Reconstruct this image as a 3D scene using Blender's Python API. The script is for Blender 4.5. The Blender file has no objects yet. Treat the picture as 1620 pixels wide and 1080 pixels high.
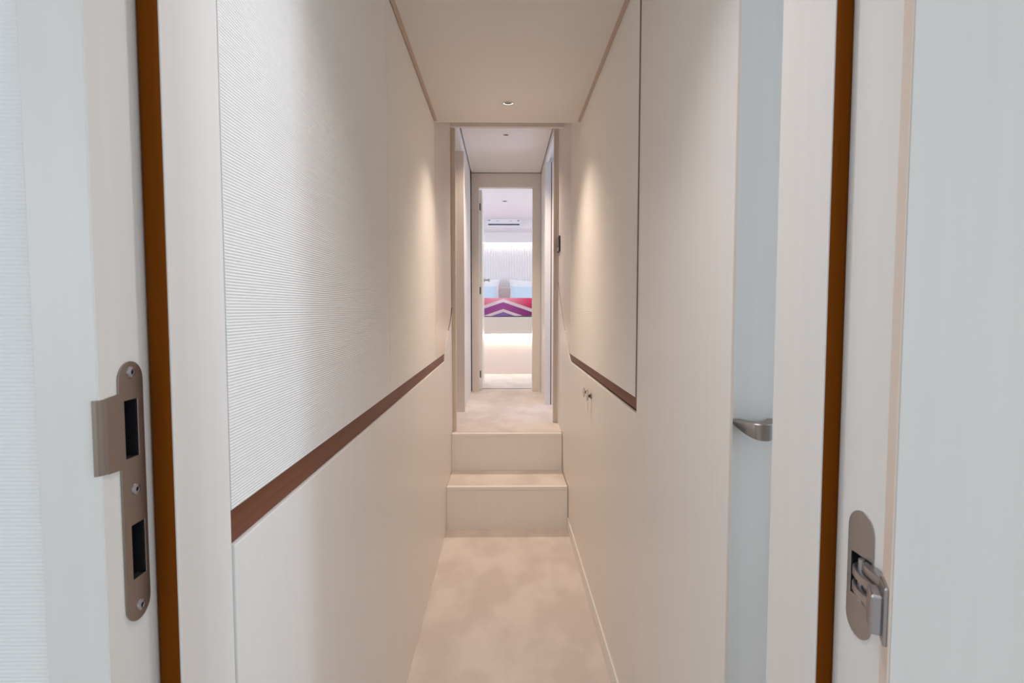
import bpy, bmesh, math, random
from mathutils import Vector, Matrix, noise
random.seed(7)
SC = bpy.context.scene
COL = SC.collection
H = 1.2612                       # eye height over the lower floor; zc() turns heights relative to the eye into world z
def zc(v): return v + H
UF = zc(-.7784)                  # upper floor level
XL, XR = -.333, .367             # lower corridor wall faces
PI = math.pi

# ------------------------------------------------------------------ materials
def new_mat(name):
    m = bpy.data.materials.new(name); m.use_nodes = True
    nt = m.node_tree; b = nt.nodes['Principled BSDF']
    return m, nt, b
def mat(name, col, rough=.5, metal=0., spec=.5, bump=None, var=None, coat=0.):
    """bump = (scale xyz, strength, distance); var = (scale xyz, other colour, lo, hi)"""
    m, nt, b = new_mat(name)
    b.inputs['Base Color'].default_value = (*col, 1)
    b.inputs['Roughness'].default_value = rough
    b.inputs['Metallic'].default_value = metal
    b.inputs['Specular IOR Level'].default_value = spec
    b.inputs['Coat Weight'].default_value = coat
    geo = nt.nodes.new('ShaderNodeNewGeometry')
    def noise_node(scale, detail=4):
        mp = nt.nodes.new('ShaderNodeMapping'); mp.inputs['Scale'].default_value = scale
        nt.links.new(geo.outputs['Position'], mp.inputs['Vector'])
        n = nt.nodes.new('ShaderNodeTexNoise'); n.inputs['Scale'].default_value = 1
        n.inputs['Detail'].default_value = detail
        nt.links.new(mp.outputs['Vector'], n.inputs['Vector'])
        return n
    if bump:
        n = noise_node(bump[0])
        bp = nt.nodes.new('ShaderNodeBump'); bp.inputs['Strength'].default_value = bump[1]
        bp.inputs['Distance'].default_value = bump[2]
        nt.links.new(n.outputs['Fac'], bp.inputs['Height'])
        nt.links.new(bp.outputs['Normal'], b.inputs['Normal'])
    if var:
        n = noise_node(var[0], 5)
        r = nt.nodes.new('ShaderNodeValToRGB')
        r.color_ramp.elements[0].position = var[2]; r.color_ramp.elements[0].color = (*col, 1)
        r.color_ramp.elements[1].position = var[3]; r.color_ramp.elements[1].color = (*var[1], 1)
        nt.links.new(n.outputs['Fac'], r.inputs['Fac'])
        nt.links.new(r.outputs['Color'], b.inputs['Base Color'])
    return m
def emis(name, col, strength):
    m, nt, b = new_mat(name)
    b.inputs['Base Color'].default_value = (*col, 1)
    b.inputs['Emission Color'].default_value = (*col, 1)
    b.inputs['Emission Strength'].default_value = strength
    return m
M = {}
M['lacquer'] = mat('white lacquered oak', (.835, .81, .775), .38, bump=((260, 260, 5), .06, .002), var=((60, 60, 1.6), (.82, .795, .76), .4, .62))
M['fabric'] = mat('ribbed wallcovering', (.835, .82, .795), .8, spec=.2)
M['fabric_white'] = mat('white ribbed wallcovering', (.90, .895, .885), .8, spec=.2)
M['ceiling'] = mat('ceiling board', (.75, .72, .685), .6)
M['ceiling_pale'] = mat('pale ceiling board', (.82, .795, .77), .6)
M['tan'] = mat('shade-toned lacquer', (.70, .60, .50), .4)  # lacquer darkened to tan, the posts' shade put into the colour
M['paint'] = mat('white paint', (.80, .80, .80), .55)
M['dark_gap'] = mat('shadow gap backing', (.10, .06, .04), .8)
M['lacquer_warm'] = mat('warm cream lacquer', (.765, .695, .625), .4)
M['edge'] = mat('cream edge band', (.80, .68, .58), .45)
M['seam'] = mat('dark seam strip', (.22, .165, .14), .6)
M['cornice'] = mat('recess-shade cornice strip', (.58, .455, .37), .5)  # shade of the recessed channel put into the strip's colour
M['rail'] = mat('dark walnut rail', (.16, .055, .027), .45, spec=.15, bump=((6, 6, 400), .08, .002), var=((8, 2, 300), (.19, .070, .036), .4, .65))
M['seal'] = mat('brown rubber seal', (.155, .042, .003), .9, spec=.03)
M['carpet'] = mat('cream carpet', (.665, .595, .55), .95, spec=.1, bump=((520, 520, 520), .35, .004), var=((5.5, 3.4, 3), (.755, .69, .64), .42, .60))
M['nickel'] = mat('satin nickel', (.36, .30, .26), .36, 1., bump=((30, 30, 900), .05, .001))
M['steel'] = mat('brushed steel', (.47, .45, .46), .33, 1.)
M['chrome'] = mat('polished steel', (.62, .60, .58), .14, 1.)
M['lever'] = mat('satin bronze nickel', (.34, .285, .25), .30, 1.)
M['black'] = mat('black plastic', (.012, .010, .010), .25)
M['hole'] = mat('dark recess', (.006, .006, .010), .7)
M['grey_gloss'] = mat('grey gloss key', (.16, .145, .15), .2)
M['slat'] = mat('pale slat board', (.83, .82, .82), .45)
M['bounce_panel'] = mat('pink bounce tint', (.84, .70, .69), .8)
M['bedwood'] = mat('bed panel', (.84, .75, .69), .5)
M['pillow_white'] = mat('white cotton', (.84, .84, .86), .9, spec=.1, bump=((40, 40, 40), .25, .01))
M['pillow_blue'] = mat('pale blue cotton', (.60, .74, .86), .9, spec=.1, bump=((40, 40, 40), .25, .01))
M['ac'] = mat('white plastic', (.80, .80, .83), .4)
M['ac_dark'] = mat('air slot', (.030, .030, .060), .6)
M['ac_grey'] = mat('grey plastic', (.16, .16, .18), .5)
M['bulb'] = emis('lamp glow', (1, .95, .82), 3.)
M['led'] = emis('warm led', (1, .87, .74), 27.)
M['led_cool'] = emis('neutral led', (1, .94, .88), 5.)
M['can'] = mat('lamp can', (.10, .115, .09), .35, .6)

# ------------------------------------------------------------------ mesh helpers
def box(bm, x0, x1, y0, y1, z0, z1, bev=0., seg=2):
    x0, x1 = sorted((x0, x1)); y0, y1 = sorted((y0, y1)); z0, z1 = sorted((z0, z1))
    r = bmesh.ops.create_cube(bm, size=1)
    for v in r['verts']:
        v.co = Vector(((x0 + x1) / 2 + v.co.x * (x1 - x0), (y0 + y1) / 2 + v.co.y * (y1 - y0), (z0 + z1) / 2 + v.co.z * (z1 - z0)))
    if bev:
        es = list({e for v in r['verts'] for e in v.link_edges})
        bmesh.ops.bevel(bm, geom=es, offset=bev, segments=seg, affect='EDGES', profile=.5)
    return bm
def B(*a, **k): return box(bmesh.new(), *a, **k)
def prism(outline, holes, axis, a, b, bev=0.):
    """2-D polygon (with holes) extruded along an axis from a to b. Axis X: points are (y, z); Y: (x, z); Z: (x, y)."""
    bm = bmesh.new()
    def P(p, t): return {'X': (t, p[0], p[1]), 'Y': (p[0], t, p[1]), 'Z': (p[0], p[1], t)}[axis]
    edges = []
    for loop in [outline] + list(holes):
        vs = [bm.verts.new(P(p, a)) for p in loop]
        edges += [bm.edges.new((vs[i], vs[(i + 1) % len(vs)])) for i in range(len(vs))]
    bmesh.ops.triangle_fill(bm, edges=edges, use_beauty=True, use_dissolve=False)
    n = {'X': (1, 0, 0), 'Y': (0, 1, 0), 'Z': (0, 0, 1)}[axis]
    rim = [e for e in bm.edges if len(e.link_faces) == 1]
    ex = bmesh.ops.extrude_face_region(bm, geom=bm.faces[:])
    vs = [g for g in ex['geom'] if isinstance(g, bmesh.types.BMVert)]
    bmesh.ops.translate(bm, verts=vs, vec=Vector(n) * (b - a))
    bmesh.ops.recalc_face_normals(bm, faces=bm.faces[:])
    if bev:
        es = [e for e in bm.edges if len(e.link_faces) == 2 and e.calc_face_angle(0) > 1.2
              and abs((e.verts[0].co - e.verts[1].co).dot(Vector(n))) < 1e-6]
        bmesh.ops.bevel(bm, geom=es, offset=bev, segments=2, affect='EDGES', profile=.5)
    return bm
def lathe(bm, profile, centre, axis='Z', n=32):
    """profile: (radius, offset along the axis)"""
    c = Vector(centre)
    u, w, d = {'Z': (Vector((1, 0, 0)), Vector((0, 1, 0)), Vector((0, 0, 1))),
               'X': (Vector((0, 1, 0)), Vector((0, 0, 1)), Vector((1, 0, 0))),
               'Y': (Vector((0, 0, 1)), Vector((1, 0, 0)), Vector((0, 1, 0)))}[axis]
    rings = []
    for r, h in profile:
        if r < 1e-6: rings.append([bm.verts.new(c + d * h)])
        else: rings.append([bm.verts.new(c + d * h + (u * math.cos(2 * PI * i / n) + w * math.sin(2 * PI * i / n)) * r) for i in range(n)])
    for A, Bq in zip(rings, rings[1:]):
        for i in range(n):
            j = (i + 1) % n
            if len(A) == 1 and len(Bq) == 1: continue
            if len(A) == 1: bm.faces.new((A[0], Bq[i], Bq[j]))
            elif len(Bq) == 1: bm.faces.new((A[i], A[j], Bq[0]))
            else: bm.faces.new((A[i], A[j], Bq[j], Bq[i]))
    bmesh.ops.recalc_face_normals(bm, faces=bm.faces[:])
    return bm
def circle(cx, cy, r, n=32): return [(cx + r * math.cos(2 * PI * i / n), cy + r * math.sin(2 * PI * i / n)) for i in range(n)]
def stadium(y0, y1, z0, z1, n=12):
    """upright shape with round ends"""
    r = (y1 - y0) / 2; c = (y0 + y1) / 2
    return ([(c + r * math.cos(a), z1 - r + r * math.sin(a)) for a in [PI * i / n for i in range(n + 1)]] +
            [(c + r * math.cos(a), z0 + r + r * math.sin(a)) for a in [PI + PI * i / n for i in range(n + 1)]])
def catmull(pts, n=8):
    out = []
    for i in range(len(pts) - 1):
        p0 = pts[max(i - 1, 0)]; p1 = pts[i]; p2 = pts[i + 1]; p3 = pts[min(i + 2, len(pts) - 1)]
        for k in range(n):
            t = k / n
            out.append(tuple(.5 * (2 * p1[j] + (p2[j] - p0[j]) * t + (2 * p0[j] - 5 * p1[j] + 4 * p2[j] - p3[j]) * t * t + (3 * p1[j] - p0[j] - 3 * p2[j] + p3[j]) * t ** 3) for j in range(2)))
    out.append(pts[-1]); return out

WORLD = {}
def obj(name, bm, m, parent=None, smooth=False, label=None):
    me = bpy.data.meshes.new(name)
    xs = [v.co for v in bm.verts]
    lo = Vector([min(c[i] for c in xs) for i in range(3)]); hi = Vector([max(c[i] for c in xs) for i in range(3)])
    org = Vector(((lo.x + hi.x) / 2, (lo.y + hi.y) / 2, lo.z))
    bmesh.ops.translate(bm, verts=bm.verts[:], vec=-org)
    for f in bm.faces: f.smooth = smooth
    if smooth:
        for e in bm.edges:
            if len(e.link_faces) == 2 and e.calc_face_angle(0) > .6: e.smooth = False
    bm.to_mesh(me); bm.free()
    me.materials.append(m)
    o = bpy.data.objects.new(name, me); COL.objects.link(o)
    WORLD[o.name] = org
    if parent:
        o.parent = parent; o.location = org - WORLD[parent.name]
    else: o.location = org
    if label: o['label'] = label
    return o
def tag(o, label, cat, group=None, kind=None):
    o['label'] = label; o['category'] = cat
    if group: o['group'] = group
    if kind: o['kind'] = kind
    return o
def thing(name, loc, label, cat, group=None, kind=None):
    o = bpy.data.objects.new(name, None); COL.objects.link(o); o.location = loc
    o.empty_display_size = .05
    WORLD[o.name] = Vector(loc)
    return tag(o, label, cat, group, kind)
def struct(name, bm, m, label, cat, smooth=False):
    return tag(obj(name, bm, m, None, smooth), label, cat, kind='structure')
def copy_tree(root, loc, label):
    r = root.copy(); COL.objects.link(r); r.location = loc; r['label'] = label
    for ch in root.children:
        c = ch.copy(); COL.objects.link(c); c.parent = r
        for g in ch.children:
            d = g.copy(); COL.objects.link(d); d.parent = c
    return r

# ================================================================== FLOORS
struct('floor', B(-1.7, 1.9, -2.5, 3.168, -.05, 0), M['carpet'], 'cream carpet of the lower corridor in front of the two steps', 'floor')

# ================================================================== CEILINGS
CZ1 = zc(.893)
L1 = (.0185, 2.495); L0 = (.0, .80)
c1 = struct('ceiling', prism([(XL + .017, .672), (XR - .017, .672), (XR - .017, 2.736), (XL + .017, 2.736)], [circle(*L1, .0222), circle(*L0, .0222)], 'Z', CZ1, CZ1 + .03),
            M['ceiling'], 'low flat ceiling panel over the lower corridor, with one downlight', 'ceiling')
obj('ceiling_core', B(XL + .001, XR - .001, .672, 2.735, CZ1 + .031, CZ1 + .10), M['ceiling'], c1)
struct('trim_1', B(XL + .0025, XL + .0158, .69, 2.737, CZ1 + .003, CZ1 + .03), M['cornice'], 'recessed cornice channel between left corridor wall and low ceiling', 'cornice')
struct('trim_2', B(XR - .0158, XR - .0025, .93, 2.737, CZ1 + .003, CZ1 + .03), M['cornice'], 'recessed cornice channel between right corridor wall and low ceiling', 'cornice')
# raised part over the steps (mostly hidden behind the low ceiling)
CZ2 = zc(1.272)
struct('ceiling.001', B(XL - .02, XR + .02, 2.751, 3.538, zc(1.235), CZ2 + .06), M['paint'], 'raised ceiling over the steps, behind the low ceiling edge', 'ceiling')
struct('ceiling.002', B(XL - .02, XR + .02, 2.7375, 2.750, CZ1 + .001, CZ2 + .06), M['paint'], 'upright end board closing the low ceiling before the steps', 'ceiling')
struct('trim_3', B(XL - .02, XR + .02, 3.54, 3.572, zc(1.126), CZ2 + .06), M['ceiling_pale'], 'cream header beam crossing above the top of the steps', 'header')
UX0, UX1 = -.31, .347
L2 = (.0148, 4.182)
c2 = struct('ceiling.003', prism([(UX0 + .007, 3.575), (UX1 - .007, 3.575), (UX1 - .007, 5.325), (UX0 + .007, 5.325)], [circle(*L2, .0185)], 'Z', CZ2, CZ2 + .025),
            M['ceiling_pale'], 'pale ceiling of the upper corridor with a small dark downlight', 'ceiling')
obj('ceiling_backing', B(UX0 - .05, UX1 + .05, 3.575, 5.40, CZ2 + .026, CZ2 + .05), M['dark_gap'], c2)

# ================================================================== LOWER CORRIDOR, LEFT WALL
def ribbed(y0, y1, z0, z1, xface, xback, pitch=.0038, depth=.00075):
    """panel whose face is a row of real horizontal ribs"""
    bm = bmesh.new(); n = int(round((z1 - z0) / pitch)); p = (z1 - z0) / n
    s = 1 if xface > xback else -1
    prof = []
    for i in range(n):
        for k in range(5):
            t = k / 5
            prof.append((xface - s * depth * (1 - math.sin(PI * t)), z0 + (i + t) * p))
    prof.append((xface - s * depth, z1))
    A = [bm.verts.new((x, y0, z)) for x, z in prof]; C = [bm.verts.new((x, y1, z)) for x, z in prof]
    for i in range(len(prof) - 1): bm.faces.new((A[i], A[i + 1], C[i + 1], C[i]))
    b0 = [bm.verts.new(v) for v in ((xback, y0, z0), (xback, y0, z1), (xback, y1, z1), (xback, y1, z0))]
    bm.faces.new(b0)
    bm.faces.new(A + [b0[1], b0[0]]); bm.faces.new(C + [b0[2], b0[3]])
    bm.faces.new((A[0], C[0], b0[3], b0[0])); bm.faces.new((A[-1], C[-1], b0[2], b0[1]))
    bmesh.ops.recalc_face_normals(bm, faces=bm.faces[:])
    return bm
wl = struct('wall_left', B(-.42, XL - .014, .680, 3.575, 0, CZ2 + .06), M['dark_gap'], 'left corridor wall: ribbed panels over a dark rail and cream dado', 'wall')
RT, RB = zc(-.245), zc(-.288)      # rail top, rail bottom
obj('ribbed_panel', ribbed(.680, 1.6425, RT, CZ1 + .03, XL, XL - .0135), M['fabric'], wl, True)
obj('ribbed_panel', ribbed(1.6452, 2.7445, RT, CZ1 + .03, XL, XL - .0135), M['fabric'], wl, True)
SL = catmull([(3.129, -.288), (3.152, -.248), (3.2018, -.1994), (3.313, -.143), (3.395, -.107), (3.4728, -.0719), (3.545, -.022), (3.574, .006)])
SLz = [(y, zc(z)) for y, z in SL]
obj('rail', B(XL - .013, XL - .003, .680, 3.150, RB + .001, RT - .0005), M['rail'], wl, label='dark walnut rail')
gap = .0035
Lc = [(y - .7 * gap, z + .7 * gap) for y, z in SLz if z > RT - .002]
obj('plain_panel', prism([(2.747, CZ2 + .05), (2.747, RT), (3.144, RT)] + Lc + [(3.574, CZ2 + .05)], [], 'X', XL - .013, XL, .0008), M['lacquer_warm'], wl)
obj('dado_panel', prism([(.680, 0.), (3.574, 0.)] + SLz[::-1] + [(.680, RB)], [], 'X', XL - .013, XL + .003, .0016), M['lacquer'], wl)

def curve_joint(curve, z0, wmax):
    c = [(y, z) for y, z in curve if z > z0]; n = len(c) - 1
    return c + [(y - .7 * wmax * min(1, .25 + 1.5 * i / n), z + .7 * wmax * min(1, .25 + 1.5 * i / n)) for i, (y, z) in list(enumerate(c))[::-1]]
obj('joint_shade', prism(curve_joint(SLz, zc(-.125), .0075), [], 'X', XL - .012, XL + .0034), M['rail'], wl, label='thin dark strip as shade in the joint')  # dark strip stands in for shade along the curved joint

# ================================================================== LOWER CORRIDOR, RIGHT WALL
wr = struct('wall_right', B(XR + .014, .46, .974, 3.838, 0, CZ2 + .06), M['dark_gap'], 'right corridor wall: ribbed panel, dark rail, cream dado and plain panel', 'wall')
obj('plain_panel', B(XR, XR + .004, .902, 1.5435, 0, CZ1 + .03, bev=.0012), M['lacquer'], wr)
obj('seam_strip', B(XR - .0026, XR + .004, 1.5448, 1.5480, RT, CZ1 + .03), M['seam'], wr, label='dark panel seam')
obj('edge_band', B(XR + .0002, XR + .0042, .9002, .9018, 0, CZ1 + .03), M['edge'], wr, label='cream edge band')
obj('ribbed_panel', ribbed(1.5485, 3.099, RT, CZ2 + .05, XR - .0015, XR + .0135), M['fabric'], wr, True)
SR = catmull([(3.105, -.288), (3.19, -.248), (3.2732, -.2045), (3.3789, -.1348), (3.5301, -.0416), (3.66, .05), (3.7846, .1461), (3.838, .184)])
SRz = [(y, zc(z)) for y, z in SR]
obj('rail', B(XR + .006, XR + .0135, 1.5445, 3.19, RB + .0065, RT - .0005), M['rail'], wr, label='dark walnut rail')
Rc = [(y - .7 * gap, z + .7 * gap) for y, z in SRz if z > RT - .002]
obj('plain_panel', prism([(3.1015, CZ2 + .05), (3.1015, RT), (3.178, RT)] + Rc + [(3.838, CZ2 + .05)], [], 'X', XR + .0006, XR + .0135, .0008), M['lacquer_warm'], wr)
obj('dado_panel', prism([(1.5438, 0.), (3.838, 0.)] + SRz[::-1] + [(1.5438, RB - .002)], [], 'X', XR, XR + .013, .0016), M['lacquer'], wr)
prof = [(XR - .0001, 0.), (XR - .006, 0.)]
for g_ in (.026, .038, .050): prof += [(XR - .006, g_), (XR - .0012, g_ + .0012), (XR - .0012, g_ + .0022), (XR - .006, g_ + .0034)]
prof += [(XR - .006, .0655), (XR - .004, .067), (XR - .0001, .067)]
obj('joint_shade', prism(curve_joint(SRz, zc(-.13), .0075), [], 'X', XR - .0004, XR + .012), M['rail'], wr, label='thin dark strip as shade in the joint')
struct('baseboard_right', prism(prof, [], 'Y', 1.547, 3.166), M['lacquer'], 'grooved cream skirting at the foot of the right corridor wall', 'skirting')

# ================================================================== STEPS
def step(name, y0, y1, z0, z1, x0, x1, label, tread_to):
    t = thing(name, ((x0 + x1) / 2, y0, z0), label, 'step', 'carpeted steps between the corridor levels')
    obj('riser', B(x0, x1, y0, y0 + .03, z0, z1 - .0205), M['lacquer'], t)
    obj('nosing', B(x0, x1, y0 - .0012, y0 + .03, z1 - .0205, z1 + .001, bev=.003, seg=3), M['lacquer'], t)
    obj('tread_carpet', B(x0, x1, y0 + .0305, tread_to, z1 - .03, z1, bev=.002), M['carpet'], t)
    return t
Z1 = zc(-1.0134)
step('step', 3.1685, 3.49, 0, Z1, XL + .004, XR - .004, 'lower cream step rising directly from the lower corridor carpet', 3.4965)
step('step', 3.497, 3.53, Z1, UF, XL + .004, XR - .004, 'upper cream step with its edge at the upper corridor floor', 3.56)
fl2 = struct('floor.001', B(-1.5, 1.7, 3.561, 8.9, UF - .06, UF), M['carpet'], 'cream carpet of the upper corridor and bedroom beyond the steps', 'floor')

# ================================================================== UPPER CORRIDOR
LH = zc(1.1723)
# left: side doorway 3.60 - 4.25
tp = struct('trim_4', B(-.3325, -.306, 3.576, 3.602, UF, LH + .03, bev=.001), M['tan'], 'narrow shade-toned door casing post at the left of the step top', 'door casing')
tj = struct('trim_5', B(-.375, -.2985, 4.25, 4.29, UF, LH, bev=.001), M['lacquer_warm'], 'flat far jamb of the left side doorway in the upper corridor', 'door jamb')
obj('stop_bead', B(-.385, -.3655, 4.243, 4.25, UF, LH, bev=.001), M['lacquer'], tj)
wl2 = struct('wall_left.001', B(-.36, UX0, 4.291, 5.24, UF, CZ2 + .045), M['paint'], 'short pale left wall of the upper corridor before the bedroom door', 'wall')
struct('wall_left.002', B(-.36, UX0, 3.574, 4.2905, LH + .0005, CZ2 + .045), M['lacquer'], 'cream wall strip above the left side doorway', 'wall')
struct('wall_left.003', B(-.37, UX0 - .022, 5.2405, 5.40, UF, CZ2 + .045), M['dark_gap'], 'dark narrow recess left of the bedroom door frame', 'wall')
# right: side doorway 3.86 - 4.57
RH = zc(1.1785)
tr = struct('trim_6', B(.336, .3585, 3.8385, 3.862, UF, zc(1.203), bev=.001), M['tan'], 'narrow shade-toned door casing post at the right of the step top', 'door casing')
tq = struct('trim_7', B(.331, .378, 4.57, 4.61, UF, RH, bev=.001), M['paint'], 'pale far jamb of the right side doorway in the upper corridor', 'door jamb')
obj('seal_strip', B(.3785, .384, 4.572, 4.61, UF, RH), M['dark_gap'], tq, label='dark seal line beside the jamb')
obj('stop_bead', B(.3845, .42, 4.566, 4.61, UF, RH, bev=.001), M['lacquer'], tq)
struct('trim_8', B(.337, .36, 3.863, 4.61, RH + .0005, zc(1.222), bev=.001), M['paint'], 'pale casing head above the right side doorway', 'door casing')
struct('wall_right.001', B(UX1, .40, 3.8385, 5.325, zc(1.2225), CZ2 + .045), M['lacquer'], 'cream wall strip above the right side doorway', 'wall')
struct('wall_right.002', B(UX1, .40, 4.611, 5.325, UF, zc(1.222)), M['lacquer'], 'short cream right wall of the upper corridor before the bedroom door', 'wall')
struct('wall_right.003', B(.361, .46, 3.8385, 3.862, UF, CZ2 + .06), M['lacquer'], 'cream wall end behind the right casing post', 'wall')
struct('wall_left.004', B(-.42, -.333, 3.576, 3.602, UF, CZ2 + .06), M['lacquer'], 'cream wall end behind the left casing post', 'wall')
# side cabins (only their light and door gaps can be seen)
def cabin(side, x0, x1, y0, y1, tagname, lab, win=None):
    xo = x1 if abs(x1) > abs(x0) else x0
    t = .03 * (1 if xo > 0 else -1)
    if win:
        wy0, wy1, wz0, wz1 = win
        struct(tagname + '.005', prism([(y0, UF), (y1, UF), (y1, CZ2), (y0, CZ2)], [[(wy0, wz0), (wy1, wz0), (wy1, wz1), (wy0, wz1)]], 'X', xo, xo + t), M['paint'], 'outer wall of the ' + lab + ' with its window', 'wall')
    else: struct(tagname + '.005', B(xo, xo + t, y0, y1, UF, CZ2), M['paint'], 'outer wall of the ' + lab, 'wall')
    struct(tagname + '.006', B(x0, x1, y0 - .03, y0 - .001, UF, CZ2), M['paint'], 'near wall of the ' + lab, 'wall')
    struct(tagname + '.007', B(x0, x1, y1 + .001, y1 + .03, UF, CZ2), M['paint'], 'far wall of the ' + lab, 'wall')
    struct('ceiling.' + ('004' if xo < 0 else '005'), B(x0, x1, y0 - .03, y1 + .03, CZ2 + .001, CZ2 + .03), M['paint'], 'ceiling of the ' + lab, 'ceiling')
cabin('left', -1.25, -.4205, 3.45, 4.9, 'wall_left', 'left side cabin')
cabin('right', .4605, 1.4, 3.7, 5.1, 'wall_right', 'right side cabin', (4.0, 4.8, zc(-.1), zc(.7)))
struct('wall_left.008', B(-.4202, -.362, 4.291, 5.0, UF, CZ2 + .03), M['paint'], 'inner wall of the left side cabin', 'wall')
struct('wall_right.008', B(.4005, .46, 4.611, 5.2, UF, CZ2 + .03), M['paint'], 'inner wall of the right side cabin', 'wall')
struct('wall_left.009', B(-.4202, -.362, 3.603, 4.29, LH + .001, CZ2 + .03), M['paint'], 'cabin side of the wall over the left doorway', 'wall')
struct('wall_right.009', B(.4005, .46, 3.863, 4.61, RH + .05, CZ2 + .03), M['paint'], 'cabin side of the wall over the right doorway', 'wall')

# ================================================================== BEDROOM DOORWAY
DH = zc(1.1412)
struct('wall_front', prism([(-1.45, UF), (-.262, UF), (-.262, DH + .02), (.292, DH + .02), (.292, UF), (1.65, UF), (1.65, zc(1.36)), (-1.45, zc(1.36))], [], 'Y', 5.402, 5.452),
       M['paint'], 'partition between upper corridor and bedroom', 'wall')
tf = struct('trim_9', prism([(-.306, UF), (-.234, UF), (-.234, DH), (.269, DH), (.269, UF), (.3465, UF), (.3465, CZ2 - .003), (-.306, CZ2 - .003)], [], 'Y', 5.33, 5.401, .0015),
       M['lacquer_warm'], 'cream door frame around the bedroom doorway at the corridor end', 'door frame')
obj('jamb_lining', B(.269, .291, 5.4015, 5.46, UF, DH), M['lacquer'], tf)
obj('jamb_lining', B(-.2615, -.246, 5.4015, 5.435, UF, DH), M['lacquer'], tf)
obj('threshold', B(-.234, .269, 5.50, 5.506, UF, UF + .003), M['dark_gap'], tf, label='thin dark floor joint under the bedroom door')
# leaf, opened into the bedroom
d3 = struct('door_3', B(-.2445, -.2095, 5.437, 5.955, UF + .008, DH - .004, bev=.0015), M['lacquer'], 'white bedroom door standing open into the bedroom, seen edge-on', 'door')
for hz in (.9766, .1826, -.625):
    hb = bmesh.new()
    box(hb, -.2415, -.2245, 5.431, 5.4372, zc(hz) - .032, zc(hz) + .032, bev=.0015)
    lathe(hb, [(0, -.034), (.0045, -.034), (.0045, .034), (0, .034)], (-.229, 5.430, zc(hz)), 'Z', 12)
    obj('hinge', hb, M['black'], d3, True, label='small dark hinge on the door edge')
kb = bmesh.new()
lathe(kb, [(0, 0), (.021, 0), (.021, .006), (.016, .008), (.0085, .010), (.0085, .040), (.013, .044), (.0165, .049), (.0165, .060), (.012, .063), (0, .063)], (-.2095, 5.895, zc(.3062)), 'X', 20)
obj('door_knob', kb, M['steel'], d3, True, label='steel door knob on its stem')

# ================================================================== BEDROOM
BX0, BX1, BY1, BC = -1.4, 1.5, 8.72, zc(1.295)
L3 = (.008, 6.82)
struct('ceiling.006', prism([(BX0, 5.453), (BX1, 5.453), (BX1, 8.2), (BX0, 8.2)], [circle(*L3, .030)], 'Z', BC, BC + .03), M['paint'], 'white bedroom ceiling beyond the open door', 'ceiling')
for nm, x0, x1, lab in (('wall_left.010', BX0 - .03, BX0, 'left bedroom wall with its window opening'), ('wall_right.010', BX1, BX1 + .03, 'right bedroom wall with its window opening')):
    struct(nm, prism([(5.453, UF), (BY1, UF), (BY1, BC + .03), (5.453, BC + .03)], [[(6.0, zc(.0)), (7.9, zc(.0)), (7.9, zc(.95)), (6.0, zc(.95))]], 'X', x0, x1), M['paint'], lab, 'wall')
struct('wall_back', B(BX0, BX1, BY1, BY1 + .03, UF, BC + .03), M['paint'], 'white back wall of the bedroom behind the slats', 'wall')
struct('trim_10', B(BX0, BX1, 8.201, 8.60, zc(1.170), BC + .03), M['paint'], 'white bulkhead across the bedroom ceiling carrying the air unit', 'bulkhead')
pel = struct('trim_11', B(BX0, BX1, 8.60, 8.719, zc(1.012), zc(1.169)), M['slat'], 'white pelmet with a light strip above the slatted bed wall', 'pelmet')
obj('led_strip', B(BX0 + .05, BX1 - .05, 8.615, 8.64, zc(1.006), zc(1.0115)), M['led_cool'], pel, label='glowing light strip')
# slatted board
sb = bmesh.new(); pitch = .040; prof = []
x = BX0
ys = 8.69
while x < BX1 - pitch:
    prof += [(x, ys), (x + .004, ys - .007), (x + pitch - .014, ys - .007), (x + pitch - .010, ys)]
    x += pitch
prof += [(BX1, ys), (BX1, 8.718), (BX0, 8.718)]
slw = obj('slatted_panel', prism(prof, [], 'Z', UF + .3, zc(1.005)), M['slat'])
tag(slw, 'pale vertical slatted panel on the wall behind the pillows', 'wall panel')

# bed
BF = 6.75
bed = thing('bed', (.02, BF, UF), 'cream platform bed with glowing strip under its foot panel', 'bed')
obj('base', B(-.80, .84, BF + .055, 8.66, UF, zc(-.296), bev=.003), M['bedwood'], bed)
obj('platform', B(-.84, .88, BF, 8.67, zc(-.2955), zc(-.088), bev=.006), M['bedwood'], bed)
obj('led_strip', B(-.78, .82, BF + .012, BF + .034, zc(-.3035), zc(-.296)), M['led'], bed, label='warm glowing light strip')
obj('mattress', B(-.78, .82, BF + .06, 8.60, zc(-.088), zc(.105), bev=.04, seg=4), M['pillow_white'], bed)
obj('bounce_panel', B(-.80, .84, 8.63, 8.672, zc(.0), zc(.345), bev=.012, seg=3), M['bounce_panel'], bed, label='added low panel tinted as pink bounce')  # added panel; pink bounce light between the pillows put into its colour
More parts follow.
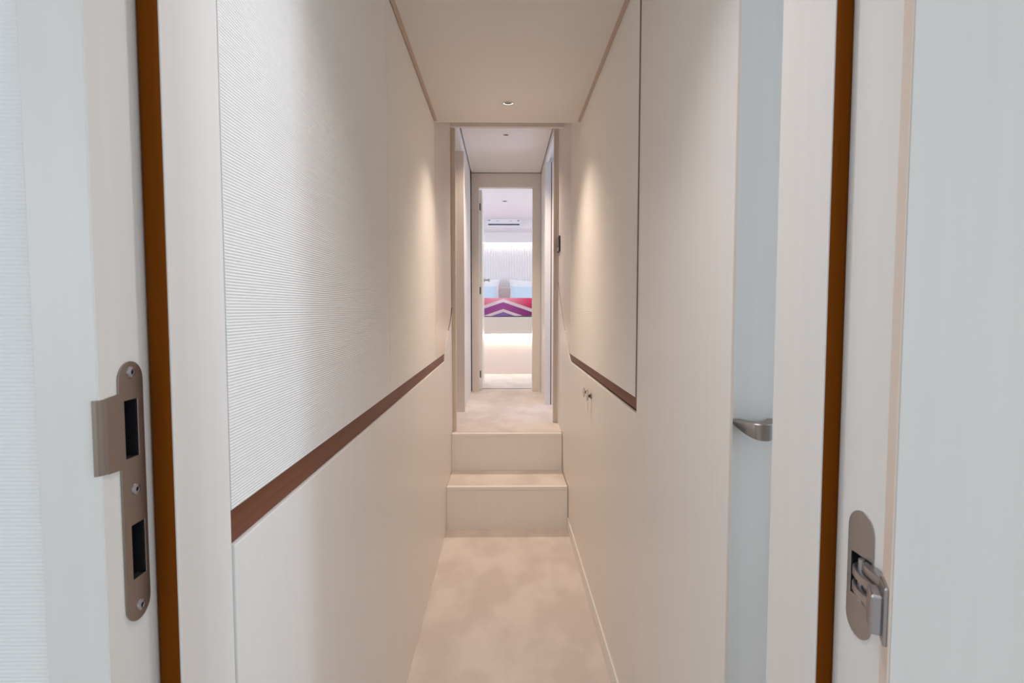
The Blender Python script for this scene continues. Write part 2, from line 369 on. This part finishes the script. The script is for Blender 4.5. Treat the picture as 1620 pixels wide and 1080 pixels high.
# bedspread
def chevron_mat():
    m, nt, b = new_mat('chevron bedspread')
    b.inputs['Roughness'].default_value = .85; b.inputs['Specular IOR Level'].default_value = .2
    geo = nt.nodes.new('ShaderNodeNewGeometry'); sp = nt.nodes.new('ShaderNodeSeparateXYZ')
    nt.links.new(geo.outputs['Position'], sp.inputs[0])
    def mth(op, a, bb):
        n = nt.nodes.new('ShaderNodeMath'); n.operation = op
        for i, q in enumerate((a, bb)):
            if q is None: continue
            if isinstance(q, (int, float)): n.inputs[i].default_value = q
            else: nt.links.new(q, n.inputs[i])
        return n.outputs[0]
    ax = mth('ABSOLUTE', mth('SUBTRACT', sp.outputs['X'], -.011), None)
    yy = mth('MAXIMUM', mth('SUBTRACT', sp.outputs['Y'], BF + .07), 0.)
    v = mth('ADD', mth('ADD', mth('SUBTRACT', sp.outputs['Z'], H), mth('MULTIPLY', ax, .345)), yy)
    fac = mth('ADD', v, .20)                      # 0 .. 1 covers v = -.2 .. .8
    def ramp(cols):
        r = nt.nodes.new('ShaderNodeValToRGB'); r.color_ramp.interpolation = 'CONSTANT'
        e = r.color_ramp.elements
        e[0].position = 0; e[0].color = (*cols[0][1], 1)
        e[1].position = cols[1][0]; e[1].color = (*cols[1][1], 1)
        for p, c in cols[2:]:
            q = e.new(p); q.color = (*c, 1)
        nt.links.new(fac, r.inputs['Fac']); return r.outputs['Color']
    W = (.76, .64, .68)
    def bands(violet, plum, pink): return ramp([(0., violet), (.168, W), (.207, plum), (.289, W), (.325, pink), (.47, W), (.51, plum), (.62, W), (.66, pink)])
    ca = bands((.25, .15, .40), (.40, .10, .34), (.80, .32, .40))
    cb = bands((.20, .10, .30), (.24, .035, .17), (.66, .055, .15))
    xs = mth('SUBTRACT', sp.outputs['X'], -.011)
    fx = mth('MAXIMUM', mth('MULTIPLY', xs, 3.4), mth('MULTIPLY', xs, -2.0))
    cl = nt.nodes.new('ShaderNodeClamp'); nt.links.new(fx, cl.inputs['Value'])
    mx = nt.nodes.new('ShaderNodeMix'); mx.data_type = 'RGBA'
    nt.links.new(cl.outputs[0], mx.inputs['Factor']); nt.links.new(ca, mx.inputs['A']); nt.links.new(cb, mx.inputs['B'])
    nt.links.new(mx.outputs['Result'], b.inputs['Base Color'])
    return m
def bedspread():
    bm = bmesh.new(); nx = 90
    y0 = BF + .018; top = zc(.142); bot = zc(-.078); R = .075
    path = [(y0, bot + (top - R - bot) * i / 8) for i in range(8)]
    path += [(y0 + R - R * math.cos(a), top - R + R * math.sin(a)) for a in [PI / 2 * i / 7 for i in range(8)]]
    path += [(y0 + R + (8.05 - y0 - R) * i / 14, top) for i in range(1, 15)]
    def P(u, s, k):
        y, z = path[s]; x = -.835 + 1.71 * u
        n = noise.noise(Vector((x * 4.5, s * .25, 3.1)))
        sag = .012 * max(0, (x - .17)) / .16 if s < 2 else 0
        if s < 10: y += .010 * n - .008
        else: z += .010 * noise.noise(Vector((x * 3.2, y * 3.2, 1.7)))
        z += .004 * noise.noise(Vector((x * 6, 8.8, s * .2)))
        if s == 0: z += .006 * noise.noise(Vector((x * 5, 0, 0))) + min(sag, .02)
        return Vector((x, y + k * .010 * (1 if s < 12 else 0), z - k * (.010 if s >= 8 else .0)))
    g = [[[bm.verts.new(P(i / nx, s, k)) for s in range(len(path))] for i in range(nx + 1)] for k in (0, 1)]
    m_ = len(path) - 1
    for k in (0, 1):
        for i in range(nx):
            for s in range(m_):
                q = [g[k][i][s], g[k][i + 1][s], g[k][i + 1][s + 1], g[k][i][s + 1]]
                bm.faces.new(q if k == 0 else q[::-1])
    for i in range(nx):
        for s in (0, m_):
            q = [g[0][i][s], g[1][i][s], g[1][i + 1][s], g[0][i + 1][s]]
            bm.faces.new(q if s == 0 else q[::-1])
    for s in range(m_):
        for i in (0, nx):
            q = [g[0][i][s], g[0][i][s + 1], g[1][i][s + 1], g[1][i][s]]
            bm.faces.new(q if i == 0 else q[::-1])
    bmesh.ops.recalc_face_normals(bm, faces=bm.faces[:])
    return bm
tag(obj('bedspread', bedspread(), chevron_mat(), None, True), 'pink and purple chevron bedspread draped over the end of the bed', 'bedspread')
# pillows
def pillow(w, h, t, lean, cx, y, zb):
    bm = bmesh.new(); n = 22
    g = {}
    for k in (1, -1):
        for i in range(n + 1):
            for j in range(n + 1):
                u = -1 + 2 * i / n; v = -1 + 2 * j / n
                edge = (i in (0, n)) or (j in (0, n))
                if edge and k == -1: g[k, i, j] = g[1, i, j]; continue
                px = u * w / 2 * (1 - .07 * (1 - v * v) * abs(u) ** 3 * 1.0 - 0)
                pz = v * h / 2 * (1 - .15 * (1 - u * u) * abs(v) ** 3)
                f = max(0, (1 - u ** 4) * (1 - v ** 4)) ** .55
                py = -k * t / 2 * f + .006 * noise.noise(Vector((u * 3 + cx * 9, v * 3, k * 1.0)))
                zz = pz + h / 2
                g[k, i, j] = bm.verts.new((cx + px, y + py * math.cos(lean) + zz * math.sin(lean), zb + zz * math.cos(lean) - py * math.sin(lean)))
    for k in (1, -1):
        for i in range(n):
            for j in range(n):
                q = [g[k, i, j], g[k, i + 1, j], g[k, i + 1, j + 1], g[k, i, j + 1]]
                bm.faces.new(q if k == 1 else q[::-1])
    bmesh.ops.recalc_face_normals(bm, faces=bm.faces[:])
    return bm
mt = zc(.108)
for cx, lab in ((-.395, 'left'), (.405, 'right')):
    w = .665
    p = tag(obj('pillow', pillow(w, .358, .13, .20, cx, 8.50, mt), M['pillow_white'], None, True),
        'white pillow standing against the slatted panel at the %s of the bed' % lab, 'pillow', 'white pillows at the bed head')
    q = tag(obj('cushion', pillow(w - .055, .238, .11, .20, cx + (.0 if cx > 0 else -.018), 8.35, mt + .002), M['pillow_blue'], None, True),
        'pale blue cushion leaning on the white pillow at the %s of the bed' % lab, 'cushion', 'pale blue cushions on the bed')

# air unit on the bulkhead
ac = thing('air_conditioner', (-.005, 8.2, zc(1.183)), 'small white air conditioning unit with dark slot on the bulkhead', 'air conditioner')
obj('body', B(-.245, .236, 8.12, 8.2005, zc(1.180), zc(1.2945), bev=.006, seg=3), M['ac'], ac)
obj('air_slot', B(-.226, .222, 8.116, 8.1212, zc(1.203), zc(1.220)), M['ac_dark'], ac, label='long dark air slot')
for x, w, zz, mm in ((-.213, .018, 1.270, 'ac_grey'), (.206, .018, 1.266, 'ac_grey')):
    obj('clip', B(x - w, x + w, 8.117, 8.1212, zc(zz) - .0055, zc(zz) + .0055, bev=.0015), M[mm], ac, label='small dark cover clip')
for x in (-.095, .095):
    obj('badge', B(x - .022, x + .022, 8.1185, 8.1212, zc(1.262) - .003, zc(1.262) + .003), M['ac_mark'] if 'ac_mark' in M else M.setdefault('ac_mark', mat('faint grey mark', (.46, .46, .50), .5)), ac, label='faint grey mark')

# ================================================================== DOWNLIGHTS
def downlight(c, r, z, label, lit=True):
    t = thing('downlight', (c[0], c[1], z), label, 'ceiling light', 'recessed ceiling downlights')
    rb = bmesh.new(); lathe(rb, [(r, .012), (r, -.0005), (r * 1.17, -.0005), (r * 1.17, -.0022), (r * .98, -.003), (r * .93, -.001), (r * .93, .012)], (*c, z), 'Z', 36)
    obj('ring', rb, M['chrome'], t, True)
    cb = bmesh.new(); lathe(cb, [(0, .0005), (r * .84, .0012), (r * .84, .0110), (0, .0110)], (*c, z), 'Z', 32)
    obj('lens', cb, M['can'] if lit else M['hole'], t, True, label='dark greenish lens' if lit else 'dark lens')
    lb = bmesh.new(); lathe(lb, [(r * .845, .0110), (r * .845, .0008), (r * .925, .0008), (r * .925, .0110)], (*c, z), 'Z', 32)
    obj('glow_ring', lb, M['bulb'] if lit else M['chrome'], t, True, label='glowing rim' if lit else None)
    return t
downlight(L1, .0218, CZ1, 'lit downlight with a bright ring in the low corridor ceiling')
downlight(L0, .0218, CZ1, 'lit downlight in the low ceiling just inside the near door frame')
downlight(L2, .018, CZ2, 'small dark downlight in the upper corridor ceiling', False)
downlight(L3, .0295, BC, 'thin grey downlight in the bedroom ceiling above the air unit', False)

# ================================================================== RIGHT WALL FITTINGS
sw = thing('light_switch', (XR, 3.76, zc(.378)), 'black rounded switch plate on the right wall near the upper doorway', 'switch')
obj('plate', prism(
    [(y + sy * .012 * math.cos(a), z + .012 * math.sin(a)) for (y, z, a0, sy) in ((3.813, zc(.472), 0, 1), (3.707, zc(.472), PI / 2, 1), (3.707, zc(.39), PI, 1), (3.813, zc(.39), 1.5 * PI, 1)) for a in [a0 + PI / 2 * i / 5 for i in range(6)]],
    [], 'X', XR - .009, XR - .0002, .0015), M['black'], sw)
obj('rocker', B(XR - .0115, XR - .0091, 3.712, 3.808, zc(.418), zc(.472), bev=.001), M['grey_gloss'], sw, label='glossy grey rocker')
obj('button', B(XR - .0115, XR - .0091, 3.712, 3.808, zc(.387), zc(.411), bev=.001), M['steel'], sw, label='small pale button')
FX = XR
lt = thing('cabinet_latch', (FX, 2.445, zc(-.362)), 'round steel push latch on the right dado, the one nearer the steps', 'latch', 'push latches on the right dado')
fb = bmesh.new(); lathe(fb, [(0, .0006), (.0125, .0006), (.0125, -.003), (.008, -.0045), (.008, -.006)], (FX, 2.445, zc(-.362)), 'X', 24)
obj('flange', fb, M['nickel'], lt, True)
nb = bmesh.new(); lathe(nb, [(.0062, -.0045), (.0062, -.0145)], (FX, 2.445, zc(-.362)), 'X', 18)
obj('stem', nb, M['black'], lt, True, label='dark stem')
db = bmesh.new(); lathe(db, [(0, -.0135), (.019, -.0145), (.0208, -.0165), (.0212, -.0185), (.0195, -.0205), (.012, -.0195), (0, -.0190)], (FX, 2.445, zc(-.362)), 'X', 28)
obj('knob', db, M['chrome'], lt, True)
copy_tree(lt, (FX, 2.348, zc(-.3635)), 'round steel push latch on the right dado, the one nearer the camera')

# ================================================================== NEAR DOORWAY (camera stands in the room before it)
DT = zc(.80)      # door head
# partition with ribbed face on the room side
pl = struct('wall_front.001', prism([(-1.65, 0), (-.374, 0), (-.374, DT + .02), (.384, DT + .02), (.384, 0), (1.85, 0), (1.85, CZ1 + .06), (-1.65, CZ1 + .06)], [], 'Y', .508, .671),
       M['paint'], 'partition wall around the near doorway, with pale ribbed wallcovering', 'wall')
def ribbed_y(x0, x1, z0, z1, yface, yback, pitch=.0037, depth=.0010):
    bm = ribbed(x0, x1, z0, z1, -yface, -yback, pitch, depth)
    bmesh.ops.transform(bm, matrix=Matrix(((0, 1, 0, 0), (-1, 0, 0, 0), (0, 0, 1, 0), (0, 0, 0, 1))), verts=bm.verts[:])
    bmesh.ops.recalc_face_normals(bm, faces=bm.faces[:])
    return bm
obj('ribbed_covering', ribbed_y(-1.65, -.4085, .0, CZ1 + .06, .5005, .5075), M['fabric_white'], pl, True)
obj('ribbed_covering', ribbed_y(.404, 1.85, .0, CZ1 + .06, .5005, .5075), M['fabric_white'], pl, True)
fr = thing('trim_12', (0, .55, 0), 'white door frame of the near doorway, left and right of the view', 'door frame', kind='structure')
obj('casing', B(-.4075, -.3525, .490, .5078, 0, DT + .055, bev=.0015), M['lacquer'], fr)
obj('casing', B(.3455, .403, .490, .5078, 0, DT + .055, bev=.0015), M['lacquer'], fr)
obj('casing', B(-.352, .345, .490, .5078, DT, DT + .055, bev=.0015), M['lacquer'], fr)
s1 = [(.520, zc(-.139)), (.5387, zc(-.139)), (.5387, zc(-.0845)), (.520, zc(-.0845))]
s2 = [(.5238, zc(-.2555)), (.5428, zc(-.2555)), (.5428, zc(-.2035)), (.5238, zc(-.2035))]
def grow(r, d): 
    ys = [p[0] for p in r]; zs = [p[1] for p in r]
    a, b, c, e = min(ys) - d, max(ys) + d, min(zs) - d, max(zs) + d
    return [(a, c), (b, c), (b, e), (a, e)]
# left jamb, drilled behind the two slots, with a thin raised board on its room side
obj('jamb', prism([(.4905, 0), (.5655, 0), (.5655, DT), (.4905, DT)], [grow(s1, .0012), grow(s2, .0012)], 'X', -.374, -.3532), M['lacquer'], fr)
ov = bmesh.new()
box(ov, -.3531, -.3522, .4905, .5345, 0, zc(-.2850)); box(ov, -.3531, -.3522, .4905, .5345, zc(-.0600), DT); box(ov, -.3531, -.3522, .4905, .5135, zc(-.2851), zc(-.0601))
obj('jamb_facing', ov, M['lacquer'], fr)
for s_ in (s1, s2):
    obj('latch_pocket', prism(grow(s_, .0010), [grow(s_, .0002)], 'X', -.3735, -.3528), M['hole'], fr, label='dark latch pocket behind the strike plate')
    obj('pocket_back', prism(grow(s_, .0010), [], 'X', -.3748, -.3736), M['hole'], fr, label='dark back of the latch pocket')
obj('stop', B(-.374, -.333, .5657, .679, 0, DT, bev=.003), M['lacquer'], fr)
def seal(x0, x1, y):
    n = 8; r = (x1 - x0) / 2; c = (x0 + x1) / 2
    return prism([(x0, y - .0004), (x1, y - .0004)] + [(c + r * math.cos(a), y - .003 - .006 * math.sin(a)) for a in [PI * i / n for i in range(n + 1)]], [], 'Z', 0, DT)
obj('weather_seal', seal(-.3526, -.3345, .5657), M['seal'], fr, True, label='dark orange brown rubber seal')
obj('stop', B(.330, .384, .5733, .683, 0, DT, bev=.003), M['lacquer'], fr)
obj('weather_seal', seal(.3315, .3466, .5733), M['seal'], fr, True, label='dark orange brown rubber seal')
HY0, HY1, HZ0, HZ1 = .5075, .5462, zc(-.319), zc(-.194)
cav = [(.5095, zc(-.279)), (.5405, zc(-.279)), (.5405, zc(-.2375)), (.5095, zc(-.2375))]
obj('jamb', prism([(.4905, 0), (.573, 0), (.573, DT), (.4905, DT)], [grow(cav, .0006)], 'X', .3452, .384), M['lacquer'], fr)
obj('stop', B(-.333, .330, .5657, .6735, DT, DT + .02), M['lacquer'], fr)
obj('jamb', B(-.353, .346, .4905, .5655, DT, DT + .02), M['lacquer'], fr)
# strike plate
def plate_outline():
    y0, y1, z0, z1 = .5130, .5478, zc(-.2969), zc(-.0483)
    st = stadium(y0, y1, z0, z1, 14)
    # insert the lip on the near side (left flank goes from top cap down to bottom cap)
    k = 15
    lip = [(y0, zc(-.0770)), (.4966, zc(-.0785)), (.4962, zc(-.0800)), (.4962, zc(-.1450)), (.4968, zc(-.1462)), (y0, zc(-.1470))]
    return st[:k] + lip + st[k:]
sp = obj('strike_plate', prism(plate_outline(), [s1, s2], 'X', -.3521, -.3505, .0004), M['nickel'], fr, label='satin nickel strike plate with two slots')
obj('lip', prism([(-.3521, .4970), (-.3505, .4970), (-.3512, .4925), (-.3535, .4880), (-.3562, .4862), (-.3568, .4875), (-.3542, .4893), (-.3525, .4930)], [], 'Z', zc(-.1455), zc(-.079)), M['nickel'], sp)
for y, z in ((.5303, -.0585), (.5313, -.1702), (.5322, -.2835)):
    b_ = bmesh.new(); lathe(b_, [(0, .0012), (.0022, .0012), (.0026, .0022), (.0052, .0016), (.0056, 0)], (-.3507, y, zc(z)), 'X', 20)
    sc = obj('screw', b_, M['steel'], sp, True)
    b_ = bmesh.new(); box(b_, -.3492, -.3488, y - .0021, y + .0021, zc(z) - .0006, zc(z) + .0006); box(b_, -.3492, -.3488, y - .0006, y + .0006, zc(z) - .0021, zc(z) + .0021)
    obj('screw_recess', b_, M['hole'], sc)

# near door, swung wide open into the room on the right
n_ = Vector((-.444, -.896, 0)); d_ = Vector((.896, -.444, 0)); A0 = Vector((.3389, .4868, 0))
LM = Matrix(((d_.x, n_.x, 0, A0.x), (d_.y, n_.y, 0, A0.y), (0, 0, 1, 0), (0, 0, 0, 1)))   # local: x along the leaf, y through its thickness
def leafbox(*a, **k):
    bm = B(*a, **k); bmesh.ops.transform(bm, matrix=LM, verts=bm.verts[:]); bmesh.ops.recalc_face_normals(bm, faces=bm.faces[:]); return bm
d1 = thing('door_1', (A0.x + .35 * d_.x, A0.y + .35 * d_.y, 0), 'white door swung wide open toward the camera at the right edge', 'door', kind='structure')
obj('leaf', leafbox(.0015, .70, 0, .040, .01, DT - .005, bev=.0012), M['lacquer'], d1)
obj('edge_band', leafbox(0, .0014, .0008, .0392, .01, DT - .005), M['edge'], d1, label='cream edge band')
# concealed hinge: jamb body, stacked links, leaf body
hg = thing('concealed_hinge', (.345, .527, HZ0), 'concealed steel hinge joining the right door frame and open door', 'hinge')
obj('jamb_plate', prism(stadium(HY0, HY1, HZ0, HZ1, 14), [cav], 'X', .3440, .3455, .0003), M['steel'], hg)
pk = prism(grow(cav, .0005), [grow(cav, -.0002)], 'X', .3456, .3600); box(pk, .3602, .3612, .5091, .5409, zc(-.2794), zc(-.2371)); obj('pocket', pk, M['hole'], hg, label='dark pocket in the hinge plate')
def link(z0, z1, r0, pts):
    """flat curved arm in plan, extruded upward"""
    L = []; R = []
    for i, p in enumerate(pts):
        a = Vector(pts[max(i - 1, 0)]); b = Vector(pts[min(i + 1, len(pts) - 1)]); t = (b - a).normalized(); nn = Vector((-t.y, t.x))
        w = r0 * (1.15 - .35 * abs(i / (len(pts) - 1) - .2))
        L.append(tuple(Vector(p) + nn * w)); R.append(tuple(Vector(p) - nn * w))
    return prism(L + R[::-1], [], 'Z', z0, z1, .0008)
arc = catmull([(.3545, .533), (.3468, .5300), (.3405, .5230), (.3368, .5130), (.3352, .5030), (.3345, .4940), (.3330, .4790)], 4)
arc2 = catmull([(.3545, .524), (.3490, .5205), (.3445, .5150), (.3410, .5080), (.3390, .5000), (.3380, .4930), (.3370, .4790)], 4)
for a, b, ar in ((-.2465, -.2385, arc2), (-.2545, -.2472, arc), (-.2615, -.2552, arc2), (-.2695, -.2622, arc), (-.2775, -.2702, arc2)):
    obj('link', link(zc(a), zc(b), .0045, ar), M['steel'], hg, True)
pinb = bmesh.new(); lathe(pinb, [(0, zc(-.279)), (.003, zc(-.279)), (.003, zc(-.2378)), (0, zc(-.2378))], (.3415, .520, 0), 'Z', 14); obj('pin', pinb, M['steel'], hg, True)
obj('leaf_body', leafbox(-.0035, .0006, .006, .034, zc(-.2860), zc(-.2350), bev=.0015), M['steel'], hg)
obj('bracket', leafbox(-.0125, -.0030, .006, .031, zc(-.2790), zc(-.2440), bev=.002), M['steel'], hg)

# door facing the camera in the alcove right of the corridor, with its curved lever
d2 = struct('door_2', B(XR + .0045, 1.12, .9325, .9725, .012, zc(.88), bev=.0015), M['lacquer'], 'closed white door with curved handle in the alcove at right', 'door')
def bow(cx, w, z1, h, y0, n=26):
    """thick bar bent in plan: ends on the door, belly toward the camera, deepest at the middle"""
    bm = bmesh.new(); rings = []
    for k in range(n + 1):
        t = -1 + 2 * k / n
        yo = y0 - .008 - .044 * (1 - t * t); yi = min(y0 - .0002, yo + .024)
        zb = z1 - .004 - (h - .004) * (1 - abs(t) ** 2.6); c = .0012
        x = cx + t * w / 2; xi = cx + t * (w / 2 - .010)
        rings.append([bm.verts.new(v) for v in ((xi, yi, z1), (x, yo + c, z1), (x, yo, z1 - c), (x, yo, zb + c), (x, yo + c, zb), (xi, yi, zb))])
    for A, C in zip(rings, rings[1:]):
        for q in range(6): bm.faces.new((A[q], A[(q + 1) % 6], C[(q + 1) % 6], C[q]))
    bm.faces.new(rings[0]); bm.faces.new(rings[-1])
    bmesh.ops.recalc_face_normals(bm, faces=bm.faces[:]); return bm
obj('handle', bow(.4180, .078, zc(-.1830), .027, .9325), M['lever'], d2, True, label='satin bronze bow handle')
struct('wall_right.011', B(1.1205, 1.85, .9325, .98, 0, CZ1 + .06), M['paint'], 'alcove wall beyond the closed door', 'wall')
struct('wall_right.012', prism([(.672, 0), (.932, 0), (.932, CZ1 + .06), (.672, CZ1 + .06)], [[(.70, 1.0), (.90, 1.0), (.90, 2.0), (.70, 2.0)]], 'X', 1.82, 1.85), M['paint'], 'alcove end wall with a narrow opening for added light', 'wall')
struct('ceiling.007', B(XR + .005, 1.82, .684, .98, CZ1 + .0305, CZ1 + .06), M['ceiling'], 'alcove ceiling right of the corridor', 'ceiling')
struct('wall_right.013', B(XR + .0045, 1.12, .9335, .9735, zc(.882), CZ1), M['paint'], 'narrow strip over the closed alcove door', 'wall')

# near room shell behind the camera
NR = CZ1 + .06
struct('ceiling.008', B(-1.68, 1.88, -2.5, .671, NR + .0005, NR + .04), M['paint'], 'ceiling of the room the camera stands in', 'ceiling')
struct('wall_left.011', prism([(-2.5, 0), (.67, 0), (.67, NR), (-2.5, NR)], [[(-2.05, 1.1), (-.35, 1.1), (-.35, 1.9), (-2.05, 1.9)]], 'X', -1.69, -1.651), M['paint'], 'left wall, with window, of the room the camera stands in', 'wall')
struct('wall_right.014', prism([(-2.5, 0), (.67, 0), (.67, NR), (-2.5, NR)], [[(-2.05, 1.1), (-.35, 1.1), (-.35, 1.9), (-2.05, 1.9)]], 'X', 1.851, 1.89), M['paint'], 'right wall, with window, of the room the camera stands in', 'wall')
struct('wall_back.001', prism([(-1.65, 0), (1.85, 0), (1.85, NR), (-1.65, NR)], [[(-1.35, .55), (1.55, .55), (1.55, 1.95), (-1.35, 1.95)]], 'Y', -2.5, -2.46), M['paint'], 'rear wall with the wide window behind the camera', 'wall')

# ================================================================== LIGHT
def spot(name, loc, power, col, size=110, blend=.7, rad=.02):
    l = bpy.data.lights.new(name, 'SPOT'); l.energy = power; l.color = col
    l.spot_size = math.radians(size); l.spot_blend = blend; l.shadow_soft_size = rad
    o = bpy.data.objects.new(name, l); COL.objects.link(o); o.location = loc; return o
def area(name, loc, rot, sx, sy, power, col):
    l = bpy.data.lights.new(name, 'AREA'); l.shape = 'RECTANGLE'; l.size = sx; l.size_y = sy; l.energy = power; l.color = col
    o = bpy.data.objects.new(name, l); COL.objects.link(o); o.location = loc; o.rotation_euler = rot; return o
WARM = (1, .80, .65)
spot('downlight_beam', (*L1, CZ1 - .006), 35.5, WARM, 114, 1.)
spot('downlight_beam', (*L0, CZ1 - .006), 16.5, (1, .94, .97), 104, 1.)
spot('downlight_beam', (*L2, CZ2 - .006), 72, (1, .80, .655), 125, 1.)
spot('downlight_beam', (*L3, BC - .006), 8, (1, .93, .86), 140, .8)
COOL = (.86, .94, 1)
area('window_daylight', (.10, -2.52, 1.25), (PI / 2, 0, 0), 2.9, 1.4, 9.6, COOL)                 # rear window, faces +Y
area('window_daylight', (1.92, -1.2, 1.50), (0, PI / 2, 0), .8, 1.7, 9.8, COOL)                    # right cabin window, faces -X
area('window_daylight', (-1.72, -1.2, 1.50), (0, -PI / 2, 0), .8, 1.7, 10.6, (.78, .90, 1))         # left cabin window, faces +X
area('window_daylight', (BX1 + .05, 6.95, zc(.475)), (0, PI / 2, 0), .95, 1.9, 17.5, (.76, .90, 1))
area('window_daylight', (BX0 - .05, 6.95, zc(.475)), (0, -PI / 2, 0), .95, 1.9, 17.5, (.76, .90, 1))
area('window_daylight', (1.46, 4.4, zc(.3)), (0, PI / 2, 0),   .8, .8, 6.5, (.55, .68, 1))
area('window_daylight', (1.88, .80, 1.5), (0, PI / 2, 0), 1.0, .2, 8.5, (.68, .84, 1))               # blue light added to brighten the alcove, no window known there
w = bpy.data.worlds.new('sky'); SC.world = w; w.use_nodes = True
w.node_tree.nodes['Background'].inputs[0].default_value = (.75, .87, 1, 1)
w.node_tree.nodes['Background'].inputs[1].default_value = .2

# ================================================================== CAMERA
cam = bpy.data.cameras.new('camera'); co = bpy.data.objects.new('camera', cam); COL.objects.link(co)
f = 890.; p = math.atan(50.5 / f); yaw = math.atan(12.5 * math.cos(p) / f)
cam.sensor_fit = 'HORIZONTAL'; cam.sensor_width = 36; cam.lens = 36 * f / 1620
cam.clip_start = .01
co.location = (0, 0, H); co.rotation_euler = (PI / 2 - p, 0, -yaw)
cam.dof.use_dof = True; cam.dof.focus_distance = 3.0; cam.dof.aperture_fstop = 24
SC.camera = co
SC.view_settings.view_transform = 'Standard'; SC.view_settings.look = 'None'
SC.view_settings.exposure = .22; SC.view_settings.gamma = 1; SC.view_settings.use_curve_mapping = False
SC.cycles.use_denoising = True
SC.cycles.max_bounces = 12; SC.cycles.diffuse_bounces = 9; SC.cycles.sample_clamp_indirect = 6
